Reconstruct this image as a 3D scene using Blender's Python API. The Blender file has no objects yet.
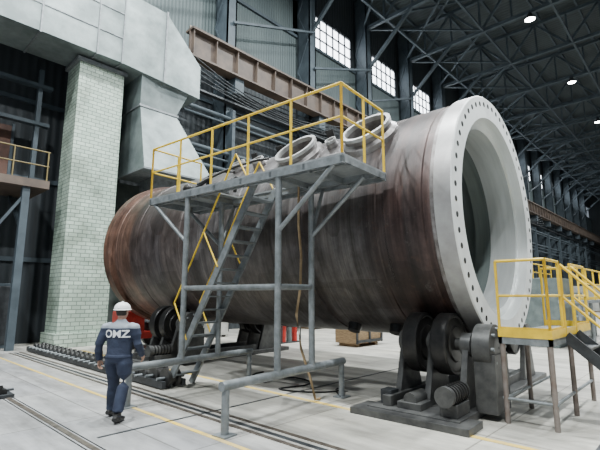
import bpy, bmesh, math, random
from mathutils import Vector, Matrix, Quaternion
random.seed(7)
S=bpy.context.scene
COL=S.collection
# ------------------------------------------------------------------ materials
def newmat(name):
    m=bpy.data.materials.new(name); m.use_nodes=True
    nt=m.node_tree; b=nt.nodes['Principled BSDF']
    return m,nt,b
def c4(c): return (c[0],c[1],c[2],1)
def pos(nt,scale=(1,1,1),obj=False):
    mp=nt.nodes.new('ShaderNodeMapping'); mp.inputs['Scale'].default_value=scale
    if obj: g=nt.nodes.new('ShaderNodeTexCoord'); nt.links.new(g.outputs['Object'],mp.inputs['Vector'])
    else: g=nt.nodes.new('ShaderNodeNewGeometry'); nt.links.new(g.outputs['Position'],mp.inputs['Vector'])
    return mp.outputs['Vector']
def noise(nt,vec,scale,detail=5,rough=.6):
    n=nt.nodes.new('ShaderNodeTexNoise'); n.inputs['Scale'].default_value=scale
    n.inputs['Detail'].default_value=detail; n.inputs['Roughness'].default_value=rough
    nt.links.new(vec,n.inputs['Vector']); return n.outputs['Fac']
def ramp(nt,fac,stops,interp='LINEAR'):
    r=nt.nodes.new('ShaderNodeValToRGB'); r.color_ramp.interpolation=interp
    el=r.color_ramp.elements
    while len(el)>1: el.remove(el[-1])
    el[0].position=stops[0][0]; el[0].color=c4(stops[0][1])
    for p,c in stops[1:]:
        e=el.new(p); e.color=c4(c)
    nt.links.new(fac,r.inputs['Fac']); return r.outputs['Color']
def mix(nt,fac,a,b,mode='MIX'):
    m=nt.nodes.new('ShaderNodeMix'); m.data_type='RGBA'; m.blend_type=mode
    if isinstance(fac,(int,float)): m.inputs[0].default_value=fac
    else: nt.links.new(fac,m.inputs[0])
    for i,v in ((6,a),(7,b)):
        if isinstance(v,tuple): m.inputs[i].default_value=c4(v)
        else: nt.links.new(v,m.inputs[i])
    return m.outputs[2]
def bump(nt,b,h,strength=.2,dist=.02):
    n=nt.nodes.new('ShaderNodeBump'); n.inputs['Strength'].default_value=strength
    n.inputs['Distance'].default_value=dist
    nt.links.new(h,n.inputs['Height']); nt.links.new(n.outputs['Normal'],b.inputs['Normal'])
def M(name,c1,c2=None,scale=2,rough=.6,metal=0,bmp=.1,stretch=(1,1,1),lo=.35,hi=.65):
    m,nt,b=newmat(name)
    b.inputs['Roughness'].default_value=rough; b.inputs['Metallic'].default_value=metal
    if c2 is None: c2=tuple(x*.7 for x in c1)
    f=noise(nt,pos(nt,stretch),scale)
    nt.links.new(ramp(nt,f,[(lo,c1),(hi,c2)]),b.inputs['Base Color'])
    if bmp: bump(nt,b,f,bmp)
    return m
def E(name,c,s):
    m,nt,b=newmat(name); b.inputs['Base Color'].default_value=c4(c)
    b.inputs['Emission Color'].default_value=c4(c); b.inputs['Emission Strength'].default_value=s
    return m

# ------------------------------------------------------------------ builder
def frame(d,up=Vector((0,0,1))):
    d=d.normalized()
    if abs(d.dot(up))>.98: up=Vector((0,1,0))
    x=d.cross(up).normalized(); y=x.cross(d).normalized()
    return x,y,d
class B:
    def __init__(s,name): s.name=name; s.v=[]; s.f=[]; s.fm=[]; s.sm=[]; s.mats=[]
    def mi(s,m):
        if m not in s.mats: s.mats.append(m)
        return s.mats.index(m)
    def add(s,vs,fs,m,smooth=False):
        o=len(s.v); s.v+= [tuple(v) for v in vs]
        k=s.mi(m)
        for f in fs: s.f.append(tuple(i+o for i in f)); s.fm.append(k); s.sm.append(smooth)
    def box(s,lo,hi,m):
        x0,y0,z0=lo; x1,y1,z1=hi
        vs=[(x0,y0,z0),(x1,y0,z0),(x1,y1,z0),(x0,y1,z0),(x0,y0,z1),(x1,y0,z1),(x1,y1,z1),(x0,y1,z1)]
        s.add(vs,[(0,3,2,1),(4,5,6,7),(0,1,5,4),(1,2,6,5),(2,3,7,6),(3,0,4,7)],m)
    def beam(s,p,q,w,h,m,up=(0,0,1)):
        p=Vector(p);q=Vector(q); x,y,d=frame(q-p,Vector(up))
        vs=[]
        for P in (p,q):
            for a,b in ((-1,-1),(1,-1),(1,1),(-1,1)): vs.append(P+x*a*w/2+y*b*h/2)
        s.add(vs,[(0,3,2,1),(4,5,6,7),(0,1,5,4),(1,2,6,5),(2,3,7,6),(3,0,4,7)],m)
    def loft(s,rings,m,caps=True,smooth=True):
        n=len(rings[0]); vs=[v for r in rings for v in r]; fs=[]
        for i in range(len(rings)-1):
            for j in range(n):
                k=(j+1)%n; fs.append((i*n+j,i*n+k,(i+1)*n+k,(i+1)*n+j))
        s.add(vs,fs,m,smooth)
        if caps:
            s.add(rings[0],[tuple(reversed(range(n)))],m,False)
            s.add(rings[-1],[tuple(range(n))],m,False)
    def tube(s,p,q,r,m,n=12,r2=None,caps=True):
        p=Vector(p);q=Vector(q); x,y,d=frame(q-p); r2=r if r2 is None else r2
        R=[[P+(x*math.cos(t)+y*math.sin(t))*rr for t in [2*math.pi*i/n for i in range(n)]] for P,rr in((p,r),(q,r2))]
        s.loft(R,m,caps)
    def path(s,pts,r,m,n=8):
        pts=[Vector(p) for p in pts]; rings=[]
        up=Vector((0,0,1))
        for i,P in enumerate(pts):
            d=(pts[min(i+1,len(pts)-1)]-pts[max(i-1,0)])
            x,y,_=frame(d,up); rr=r[i] if isinstance(r,(list,tuple)) else r
            rings.append([P+(x*math.cos(2*math.pi*k/n)+y*math.sin(2*math.pi*k/n))*rr for k in range(n)])
        s.loft(rings,m)
    def lathe(s,prof,org,axis,mats,n=48,smooth=True):
        org=Vector(org); x,y,d=frame(Vector(axis))
        cs=[(math.cos(2*math.pi*i/n),math.sin(2*math.pi*i/n)) for i in range(n)]
        for i in range(len(prof)-1):
            m=mats[i] if isinstance(mats,list) else mats
            a0,r0=prof[i]; a1,r1=prof[i+1]
            vs=[org+d*a0+(x*c+y*q)*r0 for c,q in cs]+[org+d*a1+(x*c+y*q)*r1 for c,q in cs]
            s.add(vs,[(j,(j+1)%n,n+(j+1)%n,n+j) for j in range(n)],m,smooth)
    def sphere(s,c,r,m,sc=(1,1,1),n=16):
        rings=[]
        for i in range(1,n):
            t=math.pi*i/n
            rings.append([Vector((c[0]+r*sc[0]*math.sin(t)*math.cos(2*math.pi*j/n),c[1]+r*sc[1]*math.sin(t)*math.sin(2*math.pi*j/n),c[2]-r*sc[2]*math.cos(t))) for j in range(n)])
        s.loft(rings,m)
    def obj(s,parent=None,bevel=0,org=None,rot=None):
        me=bpy.data.meshes.new(s.name)
        xs=[v[0] for v in s.v]; ys=[v[1] for v in s.v]; zs=[v[2] for v in s.v]
        o=((min(xs)+max(xs))/2,(min(ys)+max(ys))/2,min(zs)) if org is None else org
        if parent is not None: o=(0,0,0)
        me.from_pydata([(v[0]-o[0],v[1]-o[1],v[2]-o[2]) for v in s.v],[],s.f)
        for m in s.mats: me.materials.append(m)
        me.polygons.foreach_set('material_index',s.fm); me.polygons.foreach_set('use_smooth',s.sm)
        me.update()
        ob=bpy.data.objects.new(s.name,me); ob.location=o; COL.objects.link(ob)
        if rot:
            ang,pv=rot; ob.rotation_euler=(0,0,ang); dx,dy=o[0]-pv[0],o[1]-pv[1]
            ob.location=(pv[0]+dx*math.cos(ang)-dy*math.sin(ang),pv[1]+dx*math.sin(ang)+dy*math.cos(ang),o[2])
        if parent is not None: ob.parent=parent
        if bevel:
            bv=ob.modifiers.new('bevel','BEVEL'); bv.width=bevel; bv.segments=2; bv.limit_method='ANGLE'
        return ob

# ------------------------------------------------------------------ material library
STEEL=M('grey_painted_steel',(.25,.27,.28),(.15,.165,.17),6,.45,.3)
STEELD=M('dark_steel',(.06,.065,.07),(.03,.032,.035),4,.5,.4)
COLM=M('column_paint',(.060,.080,.095),(.032,.045,.055),1.2,.6)
YEL=M('yellow_paint',(.80,.54,.02),(.62,.40,.02),5,.45)
GALV=M('galvanised_duct',(.27,.315,.31),(.14,.17,.168),1.1,.45,.35,.08)
BROWN=M('girder_dull_brown',(.105,.075,.055),(.055,.040,.032),1.5,.6)
MACH=M('machine_grey',(.11,.11,.105),(.05,.05,.05),4,.45,.4)
GREASE=M('greasy_iron',(.035,.033,.032),(.016,.016,.016),6,.4,.5)
RED=M('red_machine_paint',(.50,.03,.02),(.30,.02,.015),4,.45)
TEAL=M('grey_green_machine_paint',(.13,.16,.155),(.07,.09,.09),3,.5)
RAIL=M('worn_rail_steel',(.20,.17,.14),(.09,.075,.065),6,.4,.6)
TAN=M('tan_canvas',(.34,.25,.14),(.22,.15,.08),6,.8)
PALE=M('pale_crate',(.45,.45,.41),(.28,.28,.26),2,.7)
WOOD=M('timber',(.35,.24,.13),(.2,.13,.07),5,.8,stretch=(1,1,6))
BLACK=M('black_void',(.01,.01,.01),(.006,.006,.006),4,.8)
def clad(name,c1,c2,rib=6.0):
    m,nt,b=newmat(name); b.inputs['Roughness'].default_value=.65
    f=noise(nt,pos(nt,(.6,.6,.18)),.8)
    col=ramp(nt,f,[(.3,c1),(.7,c2)])
    w=nt.nodes.new('ShaderNodeTexWave'); w.bands_direction='X'; w.inputs['Scale'].default_value=rib/6.28
    nt.links.new(pos(nt),w.inputs['Vector'])
    col=mix(nt,.35,col,ramp(nt,w.outputs['Fac'],[(0,(.5,.5,.5)),(1,(1,1,1))]),'MULTIPLY')
    nt.links.new(col,b.inputs['Base Color']); bump(nt,b,w.outputs['Fac'],.5,.05); return m
WALLD=clad('wall_dark_cladding',(.015,.020,.024),(.030,.037,.042))
WALLG=clad('wall_upper_cladding',(.062,.084,.089),(.095,.122,.122),9)
CEIL=clad('ceiling_sheet',(.05,.064,.067),(.028,.037,.042),5)
def floor_mat():
    m,nt,b=newmat('concrete_floor')
    g0=nt.nodes.new('ShaderNodeNewGeometry'); sx=nt.nodes.new('ShaderNodeSeparateXYZ'); nt.links.new(g0.outputs['Position'],sx.inputs[0])
    zx=nt.nodes.new('ShaderNodeMapRange'); zx.inputs[1].default_value=3.4; zx.inputs[2].default_value=4.9; nt.links.new(sx.outputs[0],zx.inputs[0])
    f=noise(nt,pos(nt),.35,8,.65); g=noise(nt,pos(nt,(1,.25,1)),3,8,.7)
    colA=ramp(nt,f,[(.3,(.27,.27,.275)),(.5,(.35,.35,.345)),(.7,(.43,.42,.40))])
    colB=ramp(nt,f,[(.3,(.40,.385,.34)),(.5,(.52,.50,.44)),(.7,(.60,.57,.48))])
    col=mix(nt,zx.outputs[0],colA,colB)
    col=mix(nt,.7,col,ramp(nt,g,[(.3,(.35,.34,.33)),(.6,(1,1,1))]),'MULTIPLY')
    st=noise(nt,pos(nt,(1.6,.12,1)),1.3,6,.65)
    col=mix(nt,.6,col,ramp(nt,st,[(.34,(.45,.43,.42)),(.5,(1,1,1))]),'MULTIPLY')
    sp=noise(nt,pos(nt),1.7,8,.7)
    col=mix(nt,ramp(nt,sp,[(.60,(0,0,0)),(.68,(.55,.55,.55))]),col,(.16,.15,.14))
    br=nt.nodes.new('ShaderNodeTexBrick'); br.offset=0
    br.inputs['Color1'].default_value=(1,1,1,1); br.inputs['Color2'].default_value=(.84,.84,.87,1)
    br.inputs['Mortar'].default_value=(.25,.24,.22,1); br.inputs['Scale'].default_value=1
    br.inputs['Mortar Size'].default_value=.012; br.inputs['Brick Width'].default_value=3.1; br.inputs['Row Height'].default_value=2.4
    nt.links.new(pos(nt),br.inputs['Vector'])
    col=mix(nt,.7,col,br.outputs['Color'],'MULTIPLY')
    nt.links.new(col,b.inputs['Base Color'])
    r=nt.nodes.new('ShaderNodeMapRange'); r.inputs[3].default_value=.35; r.inputs[4].default_value=.75
    nt.links.new(g,r.inputs[0]); nt.links.new(r.outputs[0],b.inputs['Roughness'])
    bump(nt,b,g,.12,.01); return m
FLOOR=floor_mat()
def brick_mat():
    m,nt,b=newmat('pale_green_glazed_brick'); b.inputs['Roughness'].default_value=.5
    g=nt.nodes.new('ShaderNodeNewGeometry'); sp=nt.nodes.new('ShaderNodeSeparateXYZ'); nt.links.new(g.outputs['Position'],sp.inputs[0])
    ad=nt.nodes.new('ShaderNodeMath'); ad.operation='ADD'; nt.links.new(sp.outputs[0],ad.inputs[0]); nt.links.new(sp.outputs[1],ad.inputs[1])
    cb=nt.nodes.new('ShaderNodeCombineXYZ'); nt.links.new(ad.outputs[0],cb.inputs[0]); nt.links.new(sp.outputs[2],cb.inputs[1])
    br=nt.nodes.new('ShaderNodeTexBrick'); nt.links.new(cb.outputs[0],br.inputs['Vector'])
    br.inputs['Color1'].default_value=(.50,.60,.50,1); br.inputs['Color2'].default_value=(.37,.46,.38,1)
    br.inputs['Mortar'].default_value=(.15,.20,.165,1); br.inputs['Scale'].default_value=1
    br.inputs['Mortar Size'].default_value=.014; br.inputs['Brick Width'].default_value=.32; br.inputs['Row Height'].default_value=.15
    f=noise(nt,pos(nt),.9,6)
    col=mix(nt,.8,br.outputs['Color'],ramp(nt,f,[(.35,(.5,.5,.48)),(.55,(1,1,1))]),'MULTIPLY')
    nt.links.new(col,b.inputs['Base Color']); bump(nt,b,br.outputs['Fac'],-.3,.02); return m
BRICK=brick_mat()
VX,VY,VZ,VR,VL=8.84,2.90,3.38,2.41,11.7
ROT=(math.radians(2.4),(VX,VY)); PROT=(math.radians(5),(4.8,5.06))
def vessel_mat():
    m,nt,b=newmat('rolled_steel_shell')
    O=lambda s=(1,1,1): pos(nt,s,True)
    sp=nt.nodes.new('ShaderNodeSeparateXYZ'); nt.links.new(O(),sp.inputs[0])
    mr=nt.nodes.new('ShaderNodeMapRange'); mr.inputs[1].default_value=0; mr.inputs[2].default_value=VL
    nw=noise(nt,O(),1.4,3)
    ad=nt.nodes.new('ShaderNodeMath'); ad.operation='MULTIPLY_ADD'; ad.inputs[1].default_value=.10
    nt.links.new(nw,ad.inputs[0]); nt.links.new(sp.outputs[1],ad.inputs[2]); nt.links.new(ad.outputs[0],mr.inputs[0])
    dk=(.026,.019,.018); rb=(.055,.032,.028); gr=(.082,.076,.074); pu=(.047,.041,.041); co=(.105,.062,.045)
    base=ramp(nt,mr.outputs[0],[(0,(.15,.14,.13)),(.033,(.15,.13,.12)),(.040,rb),(.078,dk),(.085,rb),(.115,dk),(.128,(.055,.040,.036)),(.15,pu),(.165,gr),(.255,gr),(.265,(.042,.033,.032)),(.28,pu),(.32,gr),(.44,(.070,.063,.061)),(.46,gr),(.62,(.060,.053,.052)),(.635,(.042,.029,.026)),(.645,(.057,.046,.042)),(.72,(.064,.052,.048)),(.735,pu),(.87,(.052,.039,.035)),(.885,co),(.95,(.10,.058,.043)),(1,(.16,.085,.058))])
    v=nt.nodes.new('ShaderNodeTexVoronoi'); v.distance='MANHATTAN'; v.inputs['Scale'].default_value=1.0
    nt.links.new(O((1,.9,.8)),v.inputs['Vector'])
    sv=nt.nodes.new('ShaderNodeSeparateColor'); nt.links.new(v.outputs['Color'],sv.inputs[0])
    fac=ramp(nt,sv.outputs[0],[(0,(.66,.64,.63)),(.35,(1,.98,.97)),(.62,(1.2,1.21,1.23)),(.86,(1.65,1.7,1.76))],'CONSTANT')
    col=mix(nt,.65,base,fac,'MULTIPLY')
    v2=noise(nt,O((.8,1.2,.8)),1.1,8,.68)
    col=mix(nt,.85,col,ramp(nt,v2,[(.38,(.48,.44,.42)),(.50,(1,1,1)),(.62,(1.65,1.62,1.6))]),'MULTIPLY')
    st=noise(nt,O((.22,10,.22)),1.2,7,.72)
    col=mix(nt,.85,col,ramp(nt,st,[(.3,(.40,.37,.36)),(.48,(.95,.95,.95)),(.66,(1.5,1.53,1.55))]),'MULTIPLY')
    dr=noise(nt,O((3,3,.35)),1.5,6,.7)
    col=mix(nt,.5,col,ramp(nt,dr,[(.35,(.55,.51,.49)),(.6,(1.25,1.25,1.25))]),'MULTIPLY')
    pt=noise(nt,O(),2.6,9,.78)
    col=mix(nt,ramp(nt,pt,[(.58,(0,0,0)),(.70,(.5,.5,.5))]),col,(.16,.145,.135))
    pt2=noise(nt,O((1,1,1)),7,9,.78)
    col=mix(nt,ramp(nt,pt2,[(.57,(0,0,0)),(.67,(.55,.55,.55))]),col,(.085,.040,.025))
    nt.links.new(col,b.inputs['Base Color'])
    b.inputs['Metallic'].default_value=.35
    rr=nt.nodes.new('ShaderNodeMapRange'); rr.inputs[3].default_value=.28; rr.inputs[4].default_value=.6
    nt.links.new(pt,rr.inputs[0]); nt.links.new(rr.outputs[0],b.inputs['Roughness'])
    bump(nt,b,st,.08,.02); return m
SHELL=vessel_mat()
SILV=M('machined_flange',(.40,.40,.39),(.26,.25,.245),1.6,.4,.4,.02)
SILVF=M('flange_face_primer',(.78,.80,.79),(.60,.61,.60),1.8,.42,.1,.0,lo=.45,hi=.72)
BORE=M('machined_bore',(.68,.70,.69),(.50,.52,.51),.8,.3,.6,.0,stretch=(.5,5,.5))
WELD=M('ground_weld',(.26,.245,.24),(.12,.105,.10),5,.42,.5,.12)
NOZ=M('nozzle_primer',(.50,.50,.49),(.33,.32,.31),4,.4,.4,.05)
INN=M('vessel_inside',(.19,.215,.205),(.10,.12,.115),.9,.4,.3,.05,stretch=(.3,4,.3))

# ------------------------------------------------------------------ room
X0,X1,YW,YF=-12,126,20,-16
b=B('floor'); b.box((X0,YF,-.2),(X1,YW,0),FLOOR); b.obj()
b=B('wall_back')
b.box((X0,YW,0),(X1,YW+.3,15.6),WALLD)
b.box((X0,YW,15.6),(X1,YW+.3,20.5),WALLG); b.box((X0,YW,23.3),(X1,YW+.3,28),WALLD)
for k in range(20):
    x=-0.1+7.1*k-7.1
    if x<120: b.box((x-.75,YW,20.5),(x+.75,YW+.3,23.3),WALLD)
b.box((X0,YW,20.5),(21.2,YW+.3,23.3),WALLG)
b.box((X0,YW-.12,15.5),(X1,YW,15.75),COLM); b.box((X0,YW-.15,20.3),(X1,YW,20.5),COLM)
for zz in (3.2,6.5,9.8,12.8): b.box((X0,YW-.12,zz),(X1,YW,zz+.18),COLM)
b.obj()
b=B('wall_end'); b.box((X1,YF,0),(X1+.3,YW+.3,28),WALLD); b.box((X1-.05,YF,8),(X1,YW,9),WALLG); b.obj()
WIN=E('daylight_glass',(.88,.94,1),8.0)
xs=[21.15+7.1*k for k in range(14)]
for i,x in enumerate(xs):
    b=B('window_%d'%(i+1))
    xa,xb=x+.8,x+6.3
    b.box((xa,YW+.1,20.55),(xb,YW+.14,23.25),WIN)
    for j in range(8): xx=xa+(xb-xa)*j/7; b.box((xx-.04,YW-.02,20.5),(xx+.04,YW+.09,23.3),STEELD)
    for zz in (20.55,21.45,22.35,23.2): b.box((xa,YW-.02,zz-.04),(xb,YW+.09,zz+.04),STEELD)
    b.obj()
b=B('ceiling'); b.box((X0,YF,27.6),(X1,YW+.3,27.9),CEIL)
for k in range(12): y=YF+3*k+1; b.box((X0,y-.08,27.3),(X1,y+.08,27.6),COLM)
b.obj()
for k in range(16):
    x=7.0+7.1*k
    b=B('steel_column')
    for dx in (-.3,.3): b.box((x+dx-.05,18.75,0),(x+dx+.05,19.9,27),COLM)
    for yy in (18.75,19.8): b.box((x-.35,yy,0),(x+.35,yy+.06,27),COLM)
    for j in range(12): b.beam((x-.36,18.85 if j%2 else 19.85,j*2.2),(x-.36,19.85 if j%2 else 18.85,j*2.2+2.2),.1,.1,COLM)
    b.obj()
for k in range(17):
    x=-.1+7.1*k
    b=B('roof_truss')
    zb,zt=24.2,27.2
    b.beam((x,19.7,zb),(x,YF,zb),.28,.28,COLM); b.beam((x,19.7,zt),(x,YF,zt),.28,.28,COLM)
    n=14; dy=(19.7-YF)/n
    for j in range(n):
        ya=19.7-dy*j; yb=ya-dy
        b.beam((x,ya,zb if j%2 else zt),(x,yb,zt if j%2 else zb),.18,.18,COLM)
        b.beam((x,ya,zb),(x,ya,zt),.14,.14,COLM)
    b.beam((x,18.9,20.4),(x,14.6,zb),.22,.22,COLM)
    if k%2==0:
        for yy in (16,5.6,-4): 
            b.beam((x,yy,zb),(x+7.1,yy-5,zt),.16,.16,COLM); b.beam((x,yy-5,zb),(x+7.1,yy,zt),.16,.16,COLM)
    b.obj()
b=B('roof_bracing')
for yy in (17,11.8,6.6,1.4,-4): b.beam((X0,yy,24.2),(X1,yy,24.2),.16,.2,COLM)
for k in range(16):
    x=-.1+7.1*k
    b.beam((x,19.3,24.3),(x+7.1,11.8,24.3),.14,.14,COLM); b.beam((x,11.8,24.35),(x+7.1,19.3,24.35),.14,.14,COLM)
    b.beam((x,18.6,17.6),(x+7.1,18.6,20.3),.14,.14,COLM)
b.obj()
b=B('crane_runway_girder')
XE=125.5
b.box((10.9,17.7,15.3),(XE,18.4,15.42),BROWN); b.box((10.9,18.0,13.9),(XE,18.08,15.3),BROWN); b.box((10.9,17.7,13.8),(XE,18.4,13.9),BROWN)
b.box((10.9,18.0,15.42),(XE,18.1,15.58),RAIL)
for k in range(80):
    x=11+1.42*k; b.box((x,17.75,13.9),(x+.04,18.0,15.3),BROWN)
for k in range(1,17):
    x=7.0+7.1*k
    if x<120: b.box((x-.3,17.9,12.9),(x+.3,18.7,13.8),COLM)
b.box((10.9,18.42,12.5),(XE,18.72,12.6),STEELD)
for zz in (13.0,13.5): b.tube((10.9,18.45,zz),(XE,18.45,zz),.03,STEELD,6)
b.obj()
b=B('wall_conduits')
for i,zz in enumerate((8.6,9.1,9.5,11.2,11.5,6.4)): b.tube((11,18.6-.05*i,zz),(XE,18.6-.05*i,zz),.07 if i%2 else .12,COLM,8)
for i in range(14): b.box((14+7.1*i-.1,18.2,6),(14+7.1*i+.1,18.73,12),COLM)
b.obj()
b=B('overhead_cables')
for i in range(5):
    pts=[]
    for k in range(40):
        t=k/39; x=11+60*t; u=(t*5)%1
        pts.append((x,17.0+.12*i,12.2+.35*i-(.5+.15*i)*4*u*(1-u)))
    b.path(pts,.03,STEELD,5)
b.obj()
b=B('brick_pillar'); b.box((5.62,17.3,0),(7.40,18.6,11.1),BRICK); b.box((5.5,17.2,0),(7.5,18.65,.5),BRICK)
b.box((5.5,17.2,11.1),(7.5,18.65,11.25),STEEL)
b.obj()
GB=M('shaded_brick',(.12,.14,.13),(.065,.08,.072),1.5,.8)  # brick of the pier beside the pillar, its shade painted into the colour
b=B('shaded_brick_pier'); b.box((7.75,19.0,0),(9.9,19.7,6.9),GB); b.box((7.7,18.95,0),(9.95,19.72,.3),GB); b.obj()
def prism(b,s0,s1,m):
    b.add(s0+s1,[(0,1,2,3)[::-1],(4,5,6,7),(0,1,5,4),(1,2,6,5),(2,3,7,6),(3,0,4,7)],m)
b=B('ventilation_duct')
b.box((-6,16.7,11.35),(7.0,18.7,14.6),GALV)
def rectx(x,y0,y1,z0,z1): return [(x,y0,z0),(x,y1,z0),(x,y1,z1),(x,y0,z1)]
prism(b,rectx(7.0,16.7,18.7,11.35,14.6),rectx(8.8,16.5,18.7,11.1,14.4),GALV)
prism(b,rectx(8.8,16.5,18.7,11.1,14.4),rectx(10.7,16.6,18.7,11.0,12.6),GALV)
def rectz(z,x0,x1,y0,y1): return [(x0,y0,z),(x1,y0,z),(x1,y1,z),(x0,y1,z)]
prism(b,rectz(9.9,8.0,9.7,16.9,18.6),rectz(11.3,7.9,10.3,16.7,18.6),GALV)
prism(b,rectz(7.0,8.0,11.4,16.2,18.6),rectz(9.9,8.0,9.7,16.9,18.6),GALV)
prism(b,rectz(0,9.0,10.4,17.2,18.4),rectz(7.0,8.9,10.4,17.2,18.4),STEEL)
for x in (-4,-2,0,2,4,6,7.0): b.box((x-.03,16.65,11.3),(x+.03,16.7,14.65),STEEL); b.box((x-.03,16.7,11.3),(x+.03,18.7,11.35),STEEL)
b.box((7.95,16.85,9.85),(9.8,18.65,9.95),STEEL); b.box((7.95,16.15,6.95),(11.45,18.6,7.02),STEEL)
b.beam((8.8,16.45,11.05),(8.8,16.45,14.45),.08,.06,STEEL)
for zz in (12.4,13.5): b.box((-6,16.67,zz),(7.0,16.7,zz+.05),STEEL)
for x in (-3,1,5): b.beam((x,17.7,14.6),(x,17.7,24.1),.08,.08,COLM)
b.obj()
b=B('wall_balcony')
b.box((-6,17.5,5.75),(5.0,19.95,6.05),BROWN)
OCH=M('dull_ochre_paint',(.20,.15,.05),(.12,.09,.035),5,.6)
for x in (-5.9,-3.5,-1,1,2.4,3.8,4.9): b.tube((x,17.55,6.05),(x,17.55,7.15),.025,OCH,8)
for z in (6.6,7.15): b.tube((-6,17.55,z),(4.95,17.55,z),.025,OCH,8)
for x in (-2,1.2,4.3): b.box((x-.12,17.6,0),(x+.12,17.84,5.75),COLM); b.beam((x,17.75,4.2),(x,19.8,5.7),.12,.12,COLM)
b.beam((1.2,17.7,.3),(4.3,17.7,5.5),.09,.09,COLM)
for z in (8.6,10.2): b.box((-6,18.9,z),(5.2,19.2,z+.14),COLM)
for x in (2.6,4.7): b.box((x,19,6.05),(x+.16,19.2,11),COLM)
b.obj()
b=B('door_1'); b.box((3.3,19.78,6.06),(4.1,19.87,8.6),M('rusty_door',(.13,.06,.04),(.07,.035,.025),3,.7)); b.box((3.2,19.74,6.06),(3.3,19.87,8.7),COLM); b.box((4.1,19.74,6.06),(4.2,19.87,8.7),COLM); b.obj()
b=B('electrical_cabinet')
for i in range(3): 
    x=.8+1.3*i; b.box((x,18.6,0),(x+1.2,19.4,2.3),COLM); b.box((x+.08,18.56,.15),(x+1.12,18.6,2.2),STEELD); b.box((x+.95,18.52,1.1),(x+1.0,18.57,1.35),STEEL)
b.obj(bevel=.02)

# ------------------------------------------------------------------ floor details
b=B('floor_rail')
for x in (2.40,1.1): b.box((x-.035,YF,.0),(x+.035,17,.012),RAIL); b.box((x-.085,YF,0),(x-.07,17,.006),BLACK); b.box((x+.07,YF,0),(x+.085,17,.006),BLACK)
b.obj()
b=B('floor_rail')
for x in (4.15,4.45): b.box((x-.03,YF,.0),(x+.03,17,.012),RAIL)
for x in (4.3,): b.box((x-.04,YF,0),(x+.04,17,.005),STEELD)
b.obj()
b=B('floor_marking_line'); YL=M('worn_yellow_line',(.70,.48,.06),(.52,.40,.18),4,.6)
b.box((6.0,-8,0),(6.1,16,.006),YL); b.box((3.62,-8,0),(3.69,16,.005),YL); b.obj()
b=B('floor_channel'); 
for y in (1.2,6.1): b.box((2.6,y,0),(18,y+.05,.005),STEELD)
b.obj()
b=B('roller_row')
DR=M('roller_steel',(.07,.068,.065),(.03,.03,.03),5,.4,.6)
b.box((4.66,8.15,.03),(4.74,17.1,.16),STEELD); b.box((5.12,8.15,.03),(5.20,17.1,.16),STEELD)
y=8.3
while y<17.0:
    r=.19 if y<9.2 else .145
    b.lathe([(0,.02),(0,r),(.06,r),(.07,r*.7),(.21,r*.7),(.22,r),(.28,r),(.28,.02)],(4.79,y,r+.012),(1,0,0),DR,18)
    b.tube((4.62,y,r+.012),(5.24,y,r+.012),.03,STEEL,8)
    y+=r*2.45
b.obj()
b=B('rail_clamp')
b.box((2.1,9.6,.012),(2.5,10.2,.06),STEELD); b.box((2.2,9.7,.06),(2.4,10.1,.14),GREASE)
for yy in (9.72,10.05): b.tube((2.3,yy,.06),(2.3,yy,.22),.03,GREASE,8)
b.tube((2.05,9.9,.1),(2.55,9.9,.1),.025,STEELD,8); b.obj()

# ------------------------------------------------------------------ vessel
b=B('reactor_vessel')
RB=1.96
P=[(.20,1.80),(.20,RB),(0,RB+.02),(0,2.39),(.02,2.41),(.30,2.41),(.32,2.37),(.38,2.37),(.40,2.34),(.52,2.34),(.54,2.36),(1.25,2.36),(1.27,2.33),(1.42,2.33),(1.44,2.35),(3.0,2.35),(3.02,2.32),(3.16,2.32),(3.18,2.34)]
MM=[BORE,BORE,SILVF,SILVF,SILV,SILV,WELD,WELD,SHELL,SHELL,SHELL,SHELL,SHELL,SHELL,SHELL,SHELL,SHELL,SHELL]
y=3.18
while y<10.6:
    y2=min(y+2.1,11.0); P+=[(y2,2.34),(y2+.02,2.355),(y2+.12,2.355),(y2+.14,2.34)]; MM+=[SHELL]*4; y=y2+.14
e=VL
P+=[(e-.42,2.34),(e-.40,2.46),(e-.04,2.46),(e,2.42),(e,2.1),(e-.4,2.05),(e-.4,1.98),(1.1,1.98),(1.1,1.80),(.75,1.80),(.2,1.80)]
MM+=[SHELL,SHELL,SHELL,SHELL,SHELL,SHELL,INN,INN,INN,INN,BORE]
b.lathe(P,(VX,VY,VZ),(0,1,0),MM,128)
for i in range(56):
    t=2*math.pi*i/56; c=(VX+2.25*math.sin(t),VY-.003,VZ+2.25*math.cos(t))
    b.tube(c,(c[0],c[1]+.02,c[2]),.05,BLACK,14)
for yy in (2.6,5.0,7.5,10): b.lathe([(0,1.98),(0,1.86),(.12,1.86),(.12,1.98)],(VX,VY+yy,VZ),(0,1,0),INN,64)
def nozzle(phi,y,r,h,mt=NOZ,o0=2.25,wt=.86):
    n=Vector((-math.sin(phi),0,math.cos(phi)))
    o=Vector((VX,y,VZ))+n*o0
    pr=[(0,r*1.22),(.14,r*1.16),(.2,r*1.0),(h-.07,r),(h-.07,r*1.05),(h,r*1.05),(h,r*wt),(h-.1,r*wt),(.03,r*wt),(.12,0.001)]
    b.lathe(pr,o,n,[WELD,WELD,WELD,mt,mt,mt,mt,WELD,GREASE],40)
a=math.radians
nozzle(a(46),4.78,.50,.36,wt=.9); nozzle(a(46),6.66,.50,.36,wt=.9)
nozzle(a(42),8.1,.16,.3); nozzle(a(44),5.75,.12,.28); nozzle(a(38),9.0,.2,.3)
for yy,ph in ((5.2,32),(6.1,30),(7.6,33),(8.6,31)):
    n=Vector((-math.sin(a(ph)),0,math.cos(a(ph)))); c=Vector((VX,yy,VZ))+n*2.33
    b.beam(c,c+n*.28,.05,.2,GREASE,(0,1,0))
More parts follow.
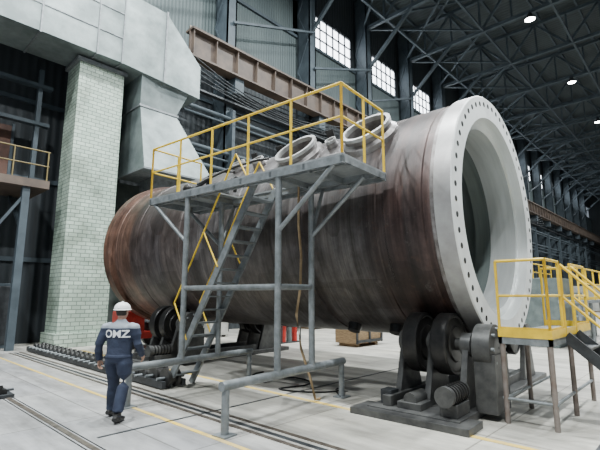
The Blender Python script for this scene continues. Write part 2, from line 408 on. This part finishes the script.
for yy in (4.7,5.7):
    n=Vector((-math.sin(a(155)),0,math.cos(a(155)))); c=Vector((VX,yy,VZ))+n*2.3
    b.tube(c,c+n*.2,.16,GREASE,20,r2=.13)
b.obj(org=(VX,VY,VZ),rot=ROT)

def stand(yc,name):
    b=B(name)
    b.box((6.15,yc-.75,0),(11.4,yc+.75,.12),MACH)
    b.box((6.3,yc-.55,.12),(11.2,yc-.4,.28),MACH); b.box((6.3,yc+.4,.12),(11.2,yc+.55,.28),MACH)
    b.box((5.95,yc-.95,0),(6.5,yc+.95,.10),MACH)
    for sgn in (-1,1):
        th=math.radians(36); rw=.50
        cx=VX+sgn*(2.36+rw)*math.sin(th); cz=VZ-(2.36+rw)*math.cos(th)
        for yy in (-.38,.12):
            b.lathe([(0,.05),(0,rw*.55),(.02,rw*.6),(.02,rw*.85),(0,rw*.9),(0,rw-.02),(.02,rw),(.24,rw),(.26,rw-.02),(.26,rw*.9),(.24,rw*.85),(.24,rw*.6),(.26,rw*.55),(.26,.05)],(cx,yc+yy,cz),(0,1,0),GREASE,36)
        b.tube((cx,yc-.75,cz),(cx,yc+.6,cz),.10,MACH,16)
        for yy in (-.62,-.06,.46):
            prism(b,[(cx-.45,yc+yy,.12),(cx+.45,yc+yy,.12),(cx+.45,yc+yy+.1,.12),(cx-.45,yc+yy+.1,.12)],[(cx-.16,yc+yy,cz),(cx+.16,yc+yy,cz),(cx+.16,yc+yy+.1,cz),(cx-.16,yc+yy+.1,cz)],MACH)
            b.tube((cx,yc+yy-.03,cz),(cx,yc+yy+.13,cz),.19,MACH,20)
        if sgn<0:
            b.lathe([(0,.02),(0,.22),(.04,.36),(.30,.36),(.34,.28),(.34,.02)],(cx+.05,yc-1.02,cz-.02),(0,1,0),MACH,32)
            for q in range(8):
                t=q*math.pi/4; b.tube((cx+.05+.29*math.cos(t),yc-1.04,cz-.02+.29*math.sin(t)),(cx+.05+.29*math.cos(t),yc-.96,cz-.02+.29*math.sin(t)),.03,STEEL,6)
            b.box((cx-.25,yc-1.04,.1),(cx+.4,yc-.72,cz-.1),MACH)
            b.tube((cx-.95,yc-.55,.42),(cx-.35,yc-.55,.42),.13,MACH,20); b.tube((cx-1.03,yc-.55,.42),(cx-.95,yc-.55,.42),.145,MACH,20)
            for q in range(6): b.tube((cx-.9+.09*q,yc-.55,.42),(cx-.87+.09*q,yc-.55,.42),.145,GREASE,20)
            b.box((cx-.9,yc-.68,.12),(cx-.4,yc-.42,.30),MACH)
            b.tube((cx-.8,yc+.1,.25),(cx-.35,yc+.1,.25),.11,MACH,14); b.box((cx-.85,yc-.1,.12),(cx-.45,yc+.3,.22),MACH)
            b.box((cx-.75,yc+.45,.12),(cx-.5,yc+.65,.34),STEELD)
    return b.obj(bevel=.008,rot=ROT)
stand(3.62,'vessel_roller_stand'); stand(11.6,'vessel_roller_stand')

# ------------------------------------------------------------------ access platform (tall)
b=B('access_platform')
XA,XB,YA,YB,ZD=4.80,6.19,3.76,8.75,3.92
hx0,hx1,hy0,hy1=5.16,5.88,5.75,7.1
DECK=M('deck_plate',(.30,.32,.33),(.20,.215,.22),4,.5,.3)
for lo,hi in (((XA,YA),(XB,hy0)),((XA,hy0),(hx0,hy1)),((hx1,hy0),(XB,hy1)),((XA,hy1),(XB,YB))):
    b.box((lo[0],lo[1],ZD),(hi[0],hi[1],ZD+.03),DECK)
for x in (XA,XB-.06): b.box((x,YA,ZD-.12),(x+.06,YB,ZD-.0),STEEL)
for x in (5.0,5.94): b.box((x-.03,YA,ZD-.1),(x+.03,YB,ZD),STEEL)
y=YA
while y<=YB-.05: 
    b.box((XA,y,ZD-.1),(hx0 if hy0<y<hy1 else XB,y+.05,ZD),STEEL); y+=.71
b.box((XA,YB-.06,ZD-.12),(XB,YB,ZD),STEEL)
PR=.055
for yp in (5.06,7.48):
    for xp in (4.86,5.76):
        b.tube((xp,yp,.64),(xp,yp,ZD-.1),PR,STEEL,16)
        ye=(YA+.2) if yp<6 else (YB-.1)
        b.tube((xp,yp,2.9),(xp,ye,ZD-.1),.04,STEEL,10)
    b.tube((3.72,yp,.64),(6.75,yp,.64),.065,STEEL,16)
    b.tube((4.86,yp,2.0),(5.76,yp,2.0),.045,STEEL,12)
    b.tube((5.76,yp,2.9),(6.12,yp,ZD-.1),.035,STEEL,10)
    for xe in (3.80,6.68): b.tube((xe,yp,0.0),(xe,yp,.62),.055,STEEL,14); b.box((xe-.12,yp-.12,0),(xe+.12,yp+.12,.02),STEEL)
b.tube((4.86,5.06,2.0),(4.86,7.48,2.0),.045,STEEL,12)
b.tube((5.76,5.06,2.0),(5.76,7.48,2.0),.045,STEEL,12)
def rail(b,p,q,n,h,r=.022,mid=True,toe=True,m=None):
    m=m or YEL; p=Vector(p);q=Vector(q)
    for i in range(n+1):
        P0=p.lerp(q,i/n); b.tube(P0,P0+Vector((0,0,h)),r,m,8)
    up=Vector((0,0,h)); b.tube(p+up,q+up,r,m,8)
    if mid: b.tube(p+up*.52,q+up*.52,r*.85,m,8)
    if toe: b.beam(p+Vector((0,0,.06)),q+Vector((0,0,.06)),.01,.1,m)
zt=ZD+.03
rail(b,(XA+.02,YA+.02,zt),(XA+.02,YB-.02,zt),5,1.12,toe=False)
rail(b,(XA+.02,YA+.02,zt),(XB-.04,YA+.02,zt),2,1.12,toe=False)
rail(b,(XA+.02,YB-.02,zt),(XB-.04,YB-.02,zt),2,1.12,toe=False)
p0=Vector((0,8.35,0)); p1=Vector((0,5.95,ZD+.02))
for x in (5.2,5.8): b.beam((x,8.35,0.0),(x,5.95,ZD),.05,.14,STEEL)
n=14
for i in range(1,n+1):
    t=i/(n+1); P0=p0.lerp(p1,t); b.box((5.2,P0.y-.11,P0.z-.015),(5.8,P0.y+.11,P0.z+.015),STEEL)
for x in (5.17,5.83):
    hp=Vector((0,0.45,.72)); 
    A=p0.lerp(p1,.25); Bq=p0.lerp(p1,.98)
    b.tube((x,A.y+hp.y,A.z+hp.z),(x,Bq.y+hp.y,Bq.z+hp.z),.018,YEL,8)
    for t in (.25,.61,.98):
        Q=p0.lerp(p1,t); b.tube((x,Q.y,Q.z),(x,Q.y+hp.y,Q.z+hp.z),.016,YEL,8)
b.obj(rot=PROT)
b=B('hanging_hose')
b.path([(5.8,5.5,3.9),(5.85,5.55,3.6),(5.9,5.6,3.2),(5.92,5.55,2.6),(5.95,5.6,2.0),(5.95,5.7,1.5),(5.97,5.6,.9),(6.0,5.4,.4),(6.02,5.3,.05),(6.2,5.35,.03)],.024,TAN,10)
b.obj()
b=B('cutting_machine')
for (x,y) in ((5.2,8.1),(5.5,7.5)):
    b.box((x,y,zt),(x+.5,y+.3,zt+.14),STEELD); b.tube((x+.2,y+.1,zt+.14),(x+.5,y-.2,zt+.5),.05,GREASE,10); b.tube((x+.5,y-.2,zt+.5),(x+.6,y-.05,zt+.2),.04,GREASE,8)
    b.sphere((x+.2,y+.1,zt+.24),.12,GREASE,n=10)
b.path([(5.4,7.9,zt+.3),(5.7,7.6,zt+.55),(6.0,7.3,zt+.75),(6.3,7.0,zt+.9),(6.5,6.8,zt+.95)],.03,GREASE,8)
b.path([(5.5,8.1,zt+.3),(5.8,8.0,zt+.6),(6.1,7.9,zt+.75),(6.4,7.8,zt+.8)],.025,GREASE,8)
b.obj(rot=PROT)

# ------------------------------------------------------------------ inspection platform
b=B('inspection_platform')
xa,xb,ya,yb,zd=7.0,9.6,1.72,2.45,1.24
b.box((xa,ya,zd),(xb,yb,zd+.04),DECK); 
for yy in (ya,yb-.05): b.box((xa,yy,zd-.1),(xb,yy+.05,zd),STEEL)
b.box((xa,ya,zd-.1),(xa+.05,yb,zd),STEEL)
b.box((xa-.01,ya-.01,zd+.0),(xb,ya,zd+.12),YEL); b.box((xa-.01,ya,zd),(xa,yb,zd+.12),YEL)
LEG=M('platform_leg',(.25,.22,.20),(.17,.13,.11),5,.5,.2)
for x in (xa+.04,8.2,xb-.05):
    for yy in (ya+.04,yb-.04): b.tube((x,yy,0),(x,yy,zd),.038,LEG,12)
b.tube((xa+.04,ya+.04,.35),(xb,ya+.04,.35),.025,STEEL,8); b.tube((xa+.04,yb-.04,.35),(xb,yb-.04,.35),.025,STEEL,8); b.tube((xa+.04,ya,.35),(xa+.04,yb,.35),.025,STEEL,8)
zz=zd+.04
rail(b,(xa+.02,ya+.02,zz),(7.75,ya+.02,zz),1,1.1); rail(b,(xa+.02,ya+.02,zz),(xa+.02,yb-.02,zz),1,1.1)
rail(b,(8.55,ya+.02,zz),(xb,ya+.02,zz),1,1.1); rail(b,(xb-.02,ya+.02,zz),(xb-.02,yb,zz),1,1.1)
for x in (7.8,8.5):
    b.beam((x,ya,zd),(x,ya-1.35,0.02),.05,.16,STEELD)
    b.tube((x,ya,zd+1.1),(x,ya-1.3,1.0),.022,YEL,8); b.tube((x,ya,zd+.6),(x,ya-1.3,.55),.02,YEL,8)
    b.tube((x,ya-1.3,0.06),(x,ya-1.3,1.0),.022,YEL,8); b.tube((x,ya-.65,.6),(x,ya-.65,1.67),.02,YEL,8); b.tube((x,ya,zd),(x,ya,zd+1.1),.022,YEL,8)
for i in range(1,7): t=i/7; b.box((7.8,ya-1.35*t-.12,zd*(1-t)-.015),(8.5,ya-1.35*t+.12,zd*(1-t)+.015),STEELD)
b.obj()

# ------------------------------------------------------------------ background equipment
b=B('lathe_machine')
b.box((18,4.2,0),(25,6.2,1.0),TEAL); b.box((18,4.0,1.0),(20,6.4,2.5),TEAL); b.lathe([(0,.05),(0,.8),(.3,.8),(.35,.4),(.6,.35),(.6,.02)],(20,5.2,1.8),(1,0,0),STEEL,32)
b.box((22.5,4.4,1.0),(23.6,6,2.0),TEAL)
b.box((17,3.2,1.6),(25,3.9,1.7),STEEL)
for x in (17.1,19,21,23,24.9): b.tube((x,3.3,0),(x,3.3,1.6),.06,STEEL,8)
rail(b,(17,3.25,1.7),(25,3.25,1.7),6,1.1,r=.03)
b.obj(bevel=.03)
b=B('service_stage')
b.box((24,8,2.6),(34,10,2.75),STEEL)
for x in (24.2,27,30,33.8):
    for y in (8.1,9.9): b.box((x-.1,y-.1,0),(x+.1,y+.1,2.6),YEL)
rail(b,(24,8.05,2.75),(34,8.05,2.75),7,1.1,r=.04); rail(b,(24,9.95,2.75),(34,9.95,2.75),7,1.1,r=.04)
for i in range(5): b.beam((24.2+2*i,8.1,0.1),(26.2+2*i if i<4 else 33.8,8.1,2.5),.1,.1,YEL)
b.obj()
b=B('steel_shell_ring')
b.lathe([(0,1.5),(0,1.7),(2,1.7),(2,1.5),(0,1.5)],(38,12,1.72),(0,1,0),[SILV,BROWN,SILV,BROWN],40); b.box((37,12.2,0),(39,13.8,.05),WOOD); b.obj()
for (x,y,w,d,h,m) in ((30,15.6,5,2,2.3,PALE),(42,15,6,2.5,3,PALE),(52,12,5,3,2.6,TEAL),(14.5,16.4,2.4,1.2,2.0,PALE),(18.5,16.4,3.4,1.2,1.4,WOOD),(60,9,5,3,3,PALE),(13.2,9.6,1.6,1.0,.8,WOOD)):
    b=B('storage_crate'); b.box((x,y,.12),(x+w,y+d,h),m)
    n=int(w/.8)
    for i in range(n+1): xx=x+w*i/n; b.box((xx-.05,y-.04,.12),(xx+.05,y,h),STEELD)
    for z in (.15,h-.1): b.box((x,y-.06,z),(x+w,y-.02,z+.1),STEELD)
    b.box((x+.1,y+.1,0),(x+.3,y+d-.1,.12),WOOD); b.box((x+w-.3,y+.1,0),(x+w-.1,y+d-.1,.12),WOOD); b.obj()
def trolley(x,y):
    b=B('red_transfer_trolley')
    b.box((x,y,.35),(x+2,y+1.1,.6),RED); b.box((x+.1,y+.1,.6),(x+.9,y+1.0,1.3),RED); b.box((x+1.1,y+.2,.6),(x+1.8,y+.9,.9),STEELD)
    b.tube((x+.3,y+.3,1.3),(x+.3,y+.3,1.9),.05,STEELD,8)
    for xx in (x+.35,x+1.65):
        for yy in (y-.08,y+1.02): b.lathe([(0,.05),(0,.3),(.16,.3),(.16,.05)],(xx,yy,.3),(0,1,0),GREASE,20)
    b.obj(bevel=.03)
trolley(6.9,14.95) ; trolley(13.2,14.5)
b=B('welding_cabinet'); b.box((11.6,16.4,.1),(12.6,17.2,1.5),PALE); b.box((11.7,16.37,.8),(12.5,16.4,1.35),STEELD)
for xx in (11.75,12.45): b.lathe([(0,.01),(0,.1),(.08,.1),(.08,.01)],(xx,16.5,.1),(0,1,0),GREASE,12)
b.obj(bevel=.02)
# gas bottles, bucket, loose cable
b=B('gas_cylinder_rack')
for i,c in enumerate((RED,TEAL,RED)):
    x=12.4+.32*i
    b.lathe([(0,.02),(0,.11),(1.2,.11),(1.32,.06),(1.38,.035),(1.45,.035),(1.45,.001)],(x,12.6,.05),(0,0,1),c,16)
b.box((12.2,12.45,0),(13.25,12.75,.05),STEELD); b.beam((12.2,12.47,.8),(13.25,12.47,.8),.03,.05,STEELD)
for x in (12.2,13.25): b.beam((x,12.47,0),(x,12.47,1.0),.04,.04,STEELD)
b.obj()
b=B('floor_cable')
pts=[(6.6+.5*math.sin(t*1.3)+t*.05,5.2+.28*t+.25*math.sin(t*2.1),.02) for t in [k*.35 for k in range(30)]]
b.path(pts,.016,BLACK,6); b.obj()

# ------------------------------------------------------------------ lamps
LAMP=E('lamp_lens',(1,.98,.92),40)
def lamp(x,y,z=23.3,power=2600,size=.8):
    e=bpy.data.objects.new('high_bay_lamp',None); e.location=(x,y,z); COL.objects.link(e)
    b=B('lamp_housing'); b.lathe([(0,.40),(.05,.42),(.35,.22),(.55,.15),(.6,.02)],(0,0,0),(0,0,1),STEELD,20)
    b.lathe([(.03,.001),(.03,.36)],(0,0,0),(0,0,1),LAMP,20); b.tube((0,0,.6),(0,0,24.1-z),.03,STEELD,6); b.obj(parent=e)
    L=bpy.data.lights.new('lamp_light','AREA'); L.shape='DISK'; L.size=size; L.energy=power; L.color=(.93,.985,1)
    o=bpy.data.objects.new('lamp_light',L); o.parent=e; o.location=(0,0,-.08); COL.objects.link(o)
for x in (-7,7,21,35,49,63,77,91):
    for y in (8.1,-4):
        lamp(x,y,power=5200 if x<30 else 2200)
for x in (-7,7): lamp(x,14.0,power=2400)
W=bpy.data.worlds.new('world'); S.world=W; W.use_nodes=True
W.node_tree.nodes['Background'].inputs[0].default_value=(.74,.86,1,1); W.node_tree.nodes['Background'].inputs[1].default_value=.30

# ------------------------------------------------------------------ person
def worker(loc,yaw):
    root=bpy.data.objects.new('worker',None); root.location=loc; root.rotation_euler=(0,0,yaw); root.scale=(1.12,1.12,.975); COL.objects.link(root)
    NAVY,nt,bs=newmat('navy_workwear')
    tc=nt.nodes.new('ShaderNodeTexCoord'); sp=nt.nodes.new('ShaderNodeSeparateXYZ'); nt.links.new(tc.outputs['Object'],sp.inputs[0])
    mz=nt.nodes.new('ShaderNodeMapRange'); mz.inputs[1].default_value=1.385; mz.inputs[2].default_value=1.395; nt.links.new(sp.outputs[2],mz.inputs[0])
    mg=nt.nodes.new('ShaderNodeTexNoise'); mg.inputs['Scale'].default_value=9; nt.links.new(tc.outputs['Object'],mg.inputs['Vector'])
    cl=ramp(nt,mg.outputs['Fac'],[(.3,(.014,.020,.042)),(.7,(.028,.038,.07))])
    cl=mix(nt,mz.outputs[0],cl,(.26,.29,.33))
    nt.links.new(cl,bs.inputs['Base Color']); bs.inputs['Roughness'].default_value=.85; bump(nt,bs,mg.outputs['Fac'],.6,.03)
    SKIN=M('skin',(.50,.30,.22),(.45,.26,.19),20,.5); BOOT=M('boot_leather',(.02,.018,.017),(.012,.012,.012),20,.5)
    HELM=M('helmet_white',(.85,.85,.83),(.8,.8,.78),5,.3,0,0); HAIR=M('dark_hair',(.03,.022,.018),(.02,.015,.012),60,.7); WHITE=M('reflective_white',(.8,.82,.84),(.75,.77,.8),20,.5,0,0)
    def ell(b,secs,m,n=20):
        b.loft([[Vector((c[0]+rx*math.cos(2*math.pi*k/n),c[1]+ry*math.sin(2*math.pi*k/n),c[2])) for k in range(n)] for c,rx,ry in secs],m)
    b=B('clothed_body')
    ell(b,[((0,0,.86),.155,.115),((0,-.005,.93),.180,.130),((0,0,1.02),.175,.122),((0,.005,1.10),.178,.120),((0,.01,1.22),.190,.126),((0,.01,1.33),.200,.128),((0,0,1.41),.190,.115),((0,0,1.46),.13,.085),((0,.01,1.50),.068,.062),((0,.015,1.535),.06,.06)],NAVY)
    def limb(ps,rs): b.path(ps,rs,NAVY,16)
    limb([(-.13,0,1.42),(-.20,-.005,1.40),(-.240,-.02,1.28),(-.272,-.045,1.15),(-.29,-.03,1.04),(-.30,.02,.92),(-.303,.03,.89)],[.07,.080,.068,.060,.056,.048,.049])
    limb([(.13,0,1.42),(.20,.0,1.40),(.240,.0,1.28),(.262,.0,1.15),(.262,.07,1.06),(.242,.17,.97),(.238,.19,.955)],[.07,.080,.068,.060,.056,.048,.049])
    limb([(-.085,0,.93),(-.095,.02,.84),(-.105,.07,.68),(-.115,.12,.50),(-.135,.13,.36),(-.155,.17,.16),(-.155,.175,.10)],[.10,.108,.092,.078,.076,.070,.074])
    limb([(.085,0,.93),(.095,-.01,.84),(.10,-.01,.68),(.105,-.03,.50),(.11,-.09,.34),(.115,-.15,.16),(.115,-.155,.10)],[.10,.108,.092,.078,.076,.070,.074])
    o=b.obj(parent=root)
    r=o.modifiers.new('r','REMESH'); r.mode='VOXEL'; r.voxel_size=.012; r.use_smooth_shade=True
    s=o.modifiers.new('s','SMOOTH'); s.iterations=4
    b=B('jacket_hem'); ell(b,[((0,0,.945),.190,.139),((0,0,.98),.190,.138),((0,0,.99),.175,.125)],NAVY); b.obj(parent=root)
    b=B('boots')
    for x,y,ang in ((-.155,.175,.15),(.115,-.155,-.1)):
        ca,sa=math.cos(ang),math.sin(ang)
        secs=[(-.085,.035,.03,.07),(-.05,.042,.055,.075),(0,.045,.08,.06),(.06,.047,.052,.045),(.12,.05,.04,.038),(.165,.044,.032,.032),(.19,.02,.02,.022)]
        rings=[]
        for f,w,h,zc in secs:
            ring=[]
            for k in range(16):
                t=2*math.pi*k/16; u=w*math.cos(t); z=max(zc+h*math.sin(t),0.0)
                ring.append(Vector((x+u*ca+f*sa,y+f*ca-u*sa,z)))
            rings.append(ring)
        b.loft(rings,BOOT)
        b.tube((x,y-.0,.05),(x,y,.15),.052,BOOT,14)
    b.obj(parent=root)
    for sx,w,dr in ((-1,Vector((-.305,.033,.885)),Vector((-.02,.12,-1))),(1,Vector((.237,.195,.95)),Vector((-.05,.65,-.75)))):
        b=B('hand_left' if sx<0 else 'hand_right')
        d=dr.normalized(); side=Vector((0,1,0)) if sx<0 else Vector((0,.75,.65)); side=(side-d*side.dot(d)).normalized()
        nrm=d.cross(side).normalized()
        inw=nrm if nrm.x*sx<0 else -nrm
        rings=[]
        for t,ww,th in ((-.02,.026,.022),(.0,.027,.02),(.03,.036,.017),(.07,.042,.016),(.092,.038,.012)):
            c=w+d*t; rings.append([c+side*ww*math.cos(2*math.pi*k/14)+nrm*th*math.sin(2*math.pi*k/14) for k in range(14)])
        b.loft(rings,SKIN)
        for i,(off,ln) in enumerate(((.030,.072),(.010,.082),(-.010,.076),(-.029,.060))):
            p=w+d*.082+side*off; q=p+d*ln*.42+inw*.008; q2=q+(d*.8+inw*.6)*ln*.33; q3=q2+(d*.45+inw*.9)*ln*.27
            b.path([p,q,q2,q3],[.0095,.009,.0082,.0065],SKIN,8)
        p=w+d*.025+side*.03; q=p+side*.022+d*.028+inw*.008; q2=q+side*.008+d*.03+inw*.008; q3=q2+d*.022+inw*.006
        b.path([p,q,q2,q3],[.013,.0115,.010,.0075],SKIN,8)
        ho=b.obj(parent=root)
        r=ho.modifiers.new('r','REMESH'); r.mode='VOXEL'; r.voxel_size=.004; r.use_smooth_shade=True
    b=B('head')
    ell(b,[((0,.015,1.49),.055,.055),((0,.012,1.53),.053,.056),((0,.02,1.56),.055,.065)],SKIN)
    ell(b,[((0,.055,1.535),.022,.022),((0,.045,1.55),.045,.05),((0,.03,1.575),.060,.075),((0,.025,1.61),.069,.088),((0,.022,1.645),.073,.094),((0,.018,1.68),.074,.096),((0,.012,1.715),.068,.090),((0,.01,1.74),.048,.066),((0,.01,1.755),.02,.03)],SKIN)
    b.path([(0,.110,1.665),(0,.122,1.645),(0,.136,1.622),(0,.112,1.612)],[.008,.011,.015,.008],SKIN,8)
    for sx in (-1,1):
        b.sphere((sx*.076,.015,1.642),.03,SKIN,(.35,.6,1),10)
    h=b.obj(parent=root); r=h.modifiers.new('r','REMESH'); r.mode='VOXEL'; r.voxel_size=.006; r.use_smooth_shade=True
    s=h.modifiers.new('s','SMOOTH'); s.iterations=2
    b=B('face_features')
    for sx in (-1,1):
        b.sphere((sx*.030,.108,1.655),.011,WHITE,n=10); b.sphere((sx*.030,.116,1.655),.0055,BLACK,n=8); b.beam((sx*.018,.115,1.675),(sx*.045,.108,1.676),.008,.006,HAIR)
    b.path([(-.022,.108,1.588),(0,.115,1.587),(.022,.108,1.588)],[.003,.006,.003],M('lips',(.40,.16,.13),None,10,.5),8)
    b.obj(parent=root)
    b=B('hair'); n=20
    rings=[]
    for z,rx,ry,cy in ((1.585,.058,.070,.0),(1.61,.070,.084,.008),(1.65,.077,.096,.010),(1.69,.078,.098,.012),(1.72,.073,.094,.010)):
        rings.append([Vector((rx*math.cos(t),cy+ry*math.sin(t),z)) for t in [math.pi+math.pi*(k/n)*1.0 for k in range(n+1)]]+[Vector((rx*.9*math.cos(t),cy+ry*.9*math.sin(t),z)) for t in [2*math.pi-math.pi*(k/n) for k in range(n+1)]])
    b.loft(rings,HAIR); b.obj(parent=root)
    b=B('hard_hat')
    b.lathe([(0,.118),(.005,.124),(.012,.112),(.04,.110),(.075,.098),(.105,.072),(.122,.04),(.127,.001)],(0,.012,1.672),(0,0,1),HELM,32)
    b.lathe([(0,.118),(.004,.09)],(0,.012,1.672),(0,0,1),HELM,32)
    ell(b,[((0,.10,1.674),.075,.062),((0,.10,1.682),.07,.058)],HELM)
    b.path([(0,-.095,1.70),(0,-.07,1.765),(0,0.01,1.802),(0,.09,1.77),(0,.12,1.71)],.012,HELM,8)
    b.obj(parent=root)
    cu=bpy.data.curves.new('t','FONT'); cu.body='OMZ'; cu.size=.16; cu.align_x='CENTER'; cu.offset=.004
    to=bpy.data.objects.new('t',cu); COL.objects.link(to); bpy.context.view_layer.update()
    me=bpy.data.meshes.new_from_object(to.evaluated_get(bpy.context.evaluated_depsgraph_get())); bpy.data.objects.remove(to)
    bm=bmesh.new(); bm.from_mesh(me); bmesh.ops.subdivide_edges(bm,edges=bm.edges[:],cuts=2,use_grid_fill=True)
    for v in bm.verts:
        x=v.co.x*1.0; z=1.255+v.co.y
        v.co=Vector((x,.01-.1295*math.sqrt(max(0,1-(x/.21)**2))-.004,z))
    bm.to_mesh(me); bm.free(); me.materials.clear(); me.materials.append(WHITE)
    t=bpy.data.objects.new('back_lettering',me); COL.objects.link(t); t.parent=root
    return root
fyaw=math.atan2(.686,.728)-math.pi/2-.12
worker((3.13,6.80,0),fyaw)

# ------------------------------------------------------------------ camera
cam=bpy.data.cameras.new('camera'); cam.sensor_width=36; cam.lens=25.98; cam.clip_end=400
co=bpy.data.objects.new('camera',cam); co.location=(0,0,1.85); COL.objects.link(co)
p=math.radians(9.3); d=Vector((.728*math.cos(p),.686*math.cos(p),math.sin(p)))
co.rotation_euler=d.to_track_quat('-Z','Y').to_euler(); S.camera=co
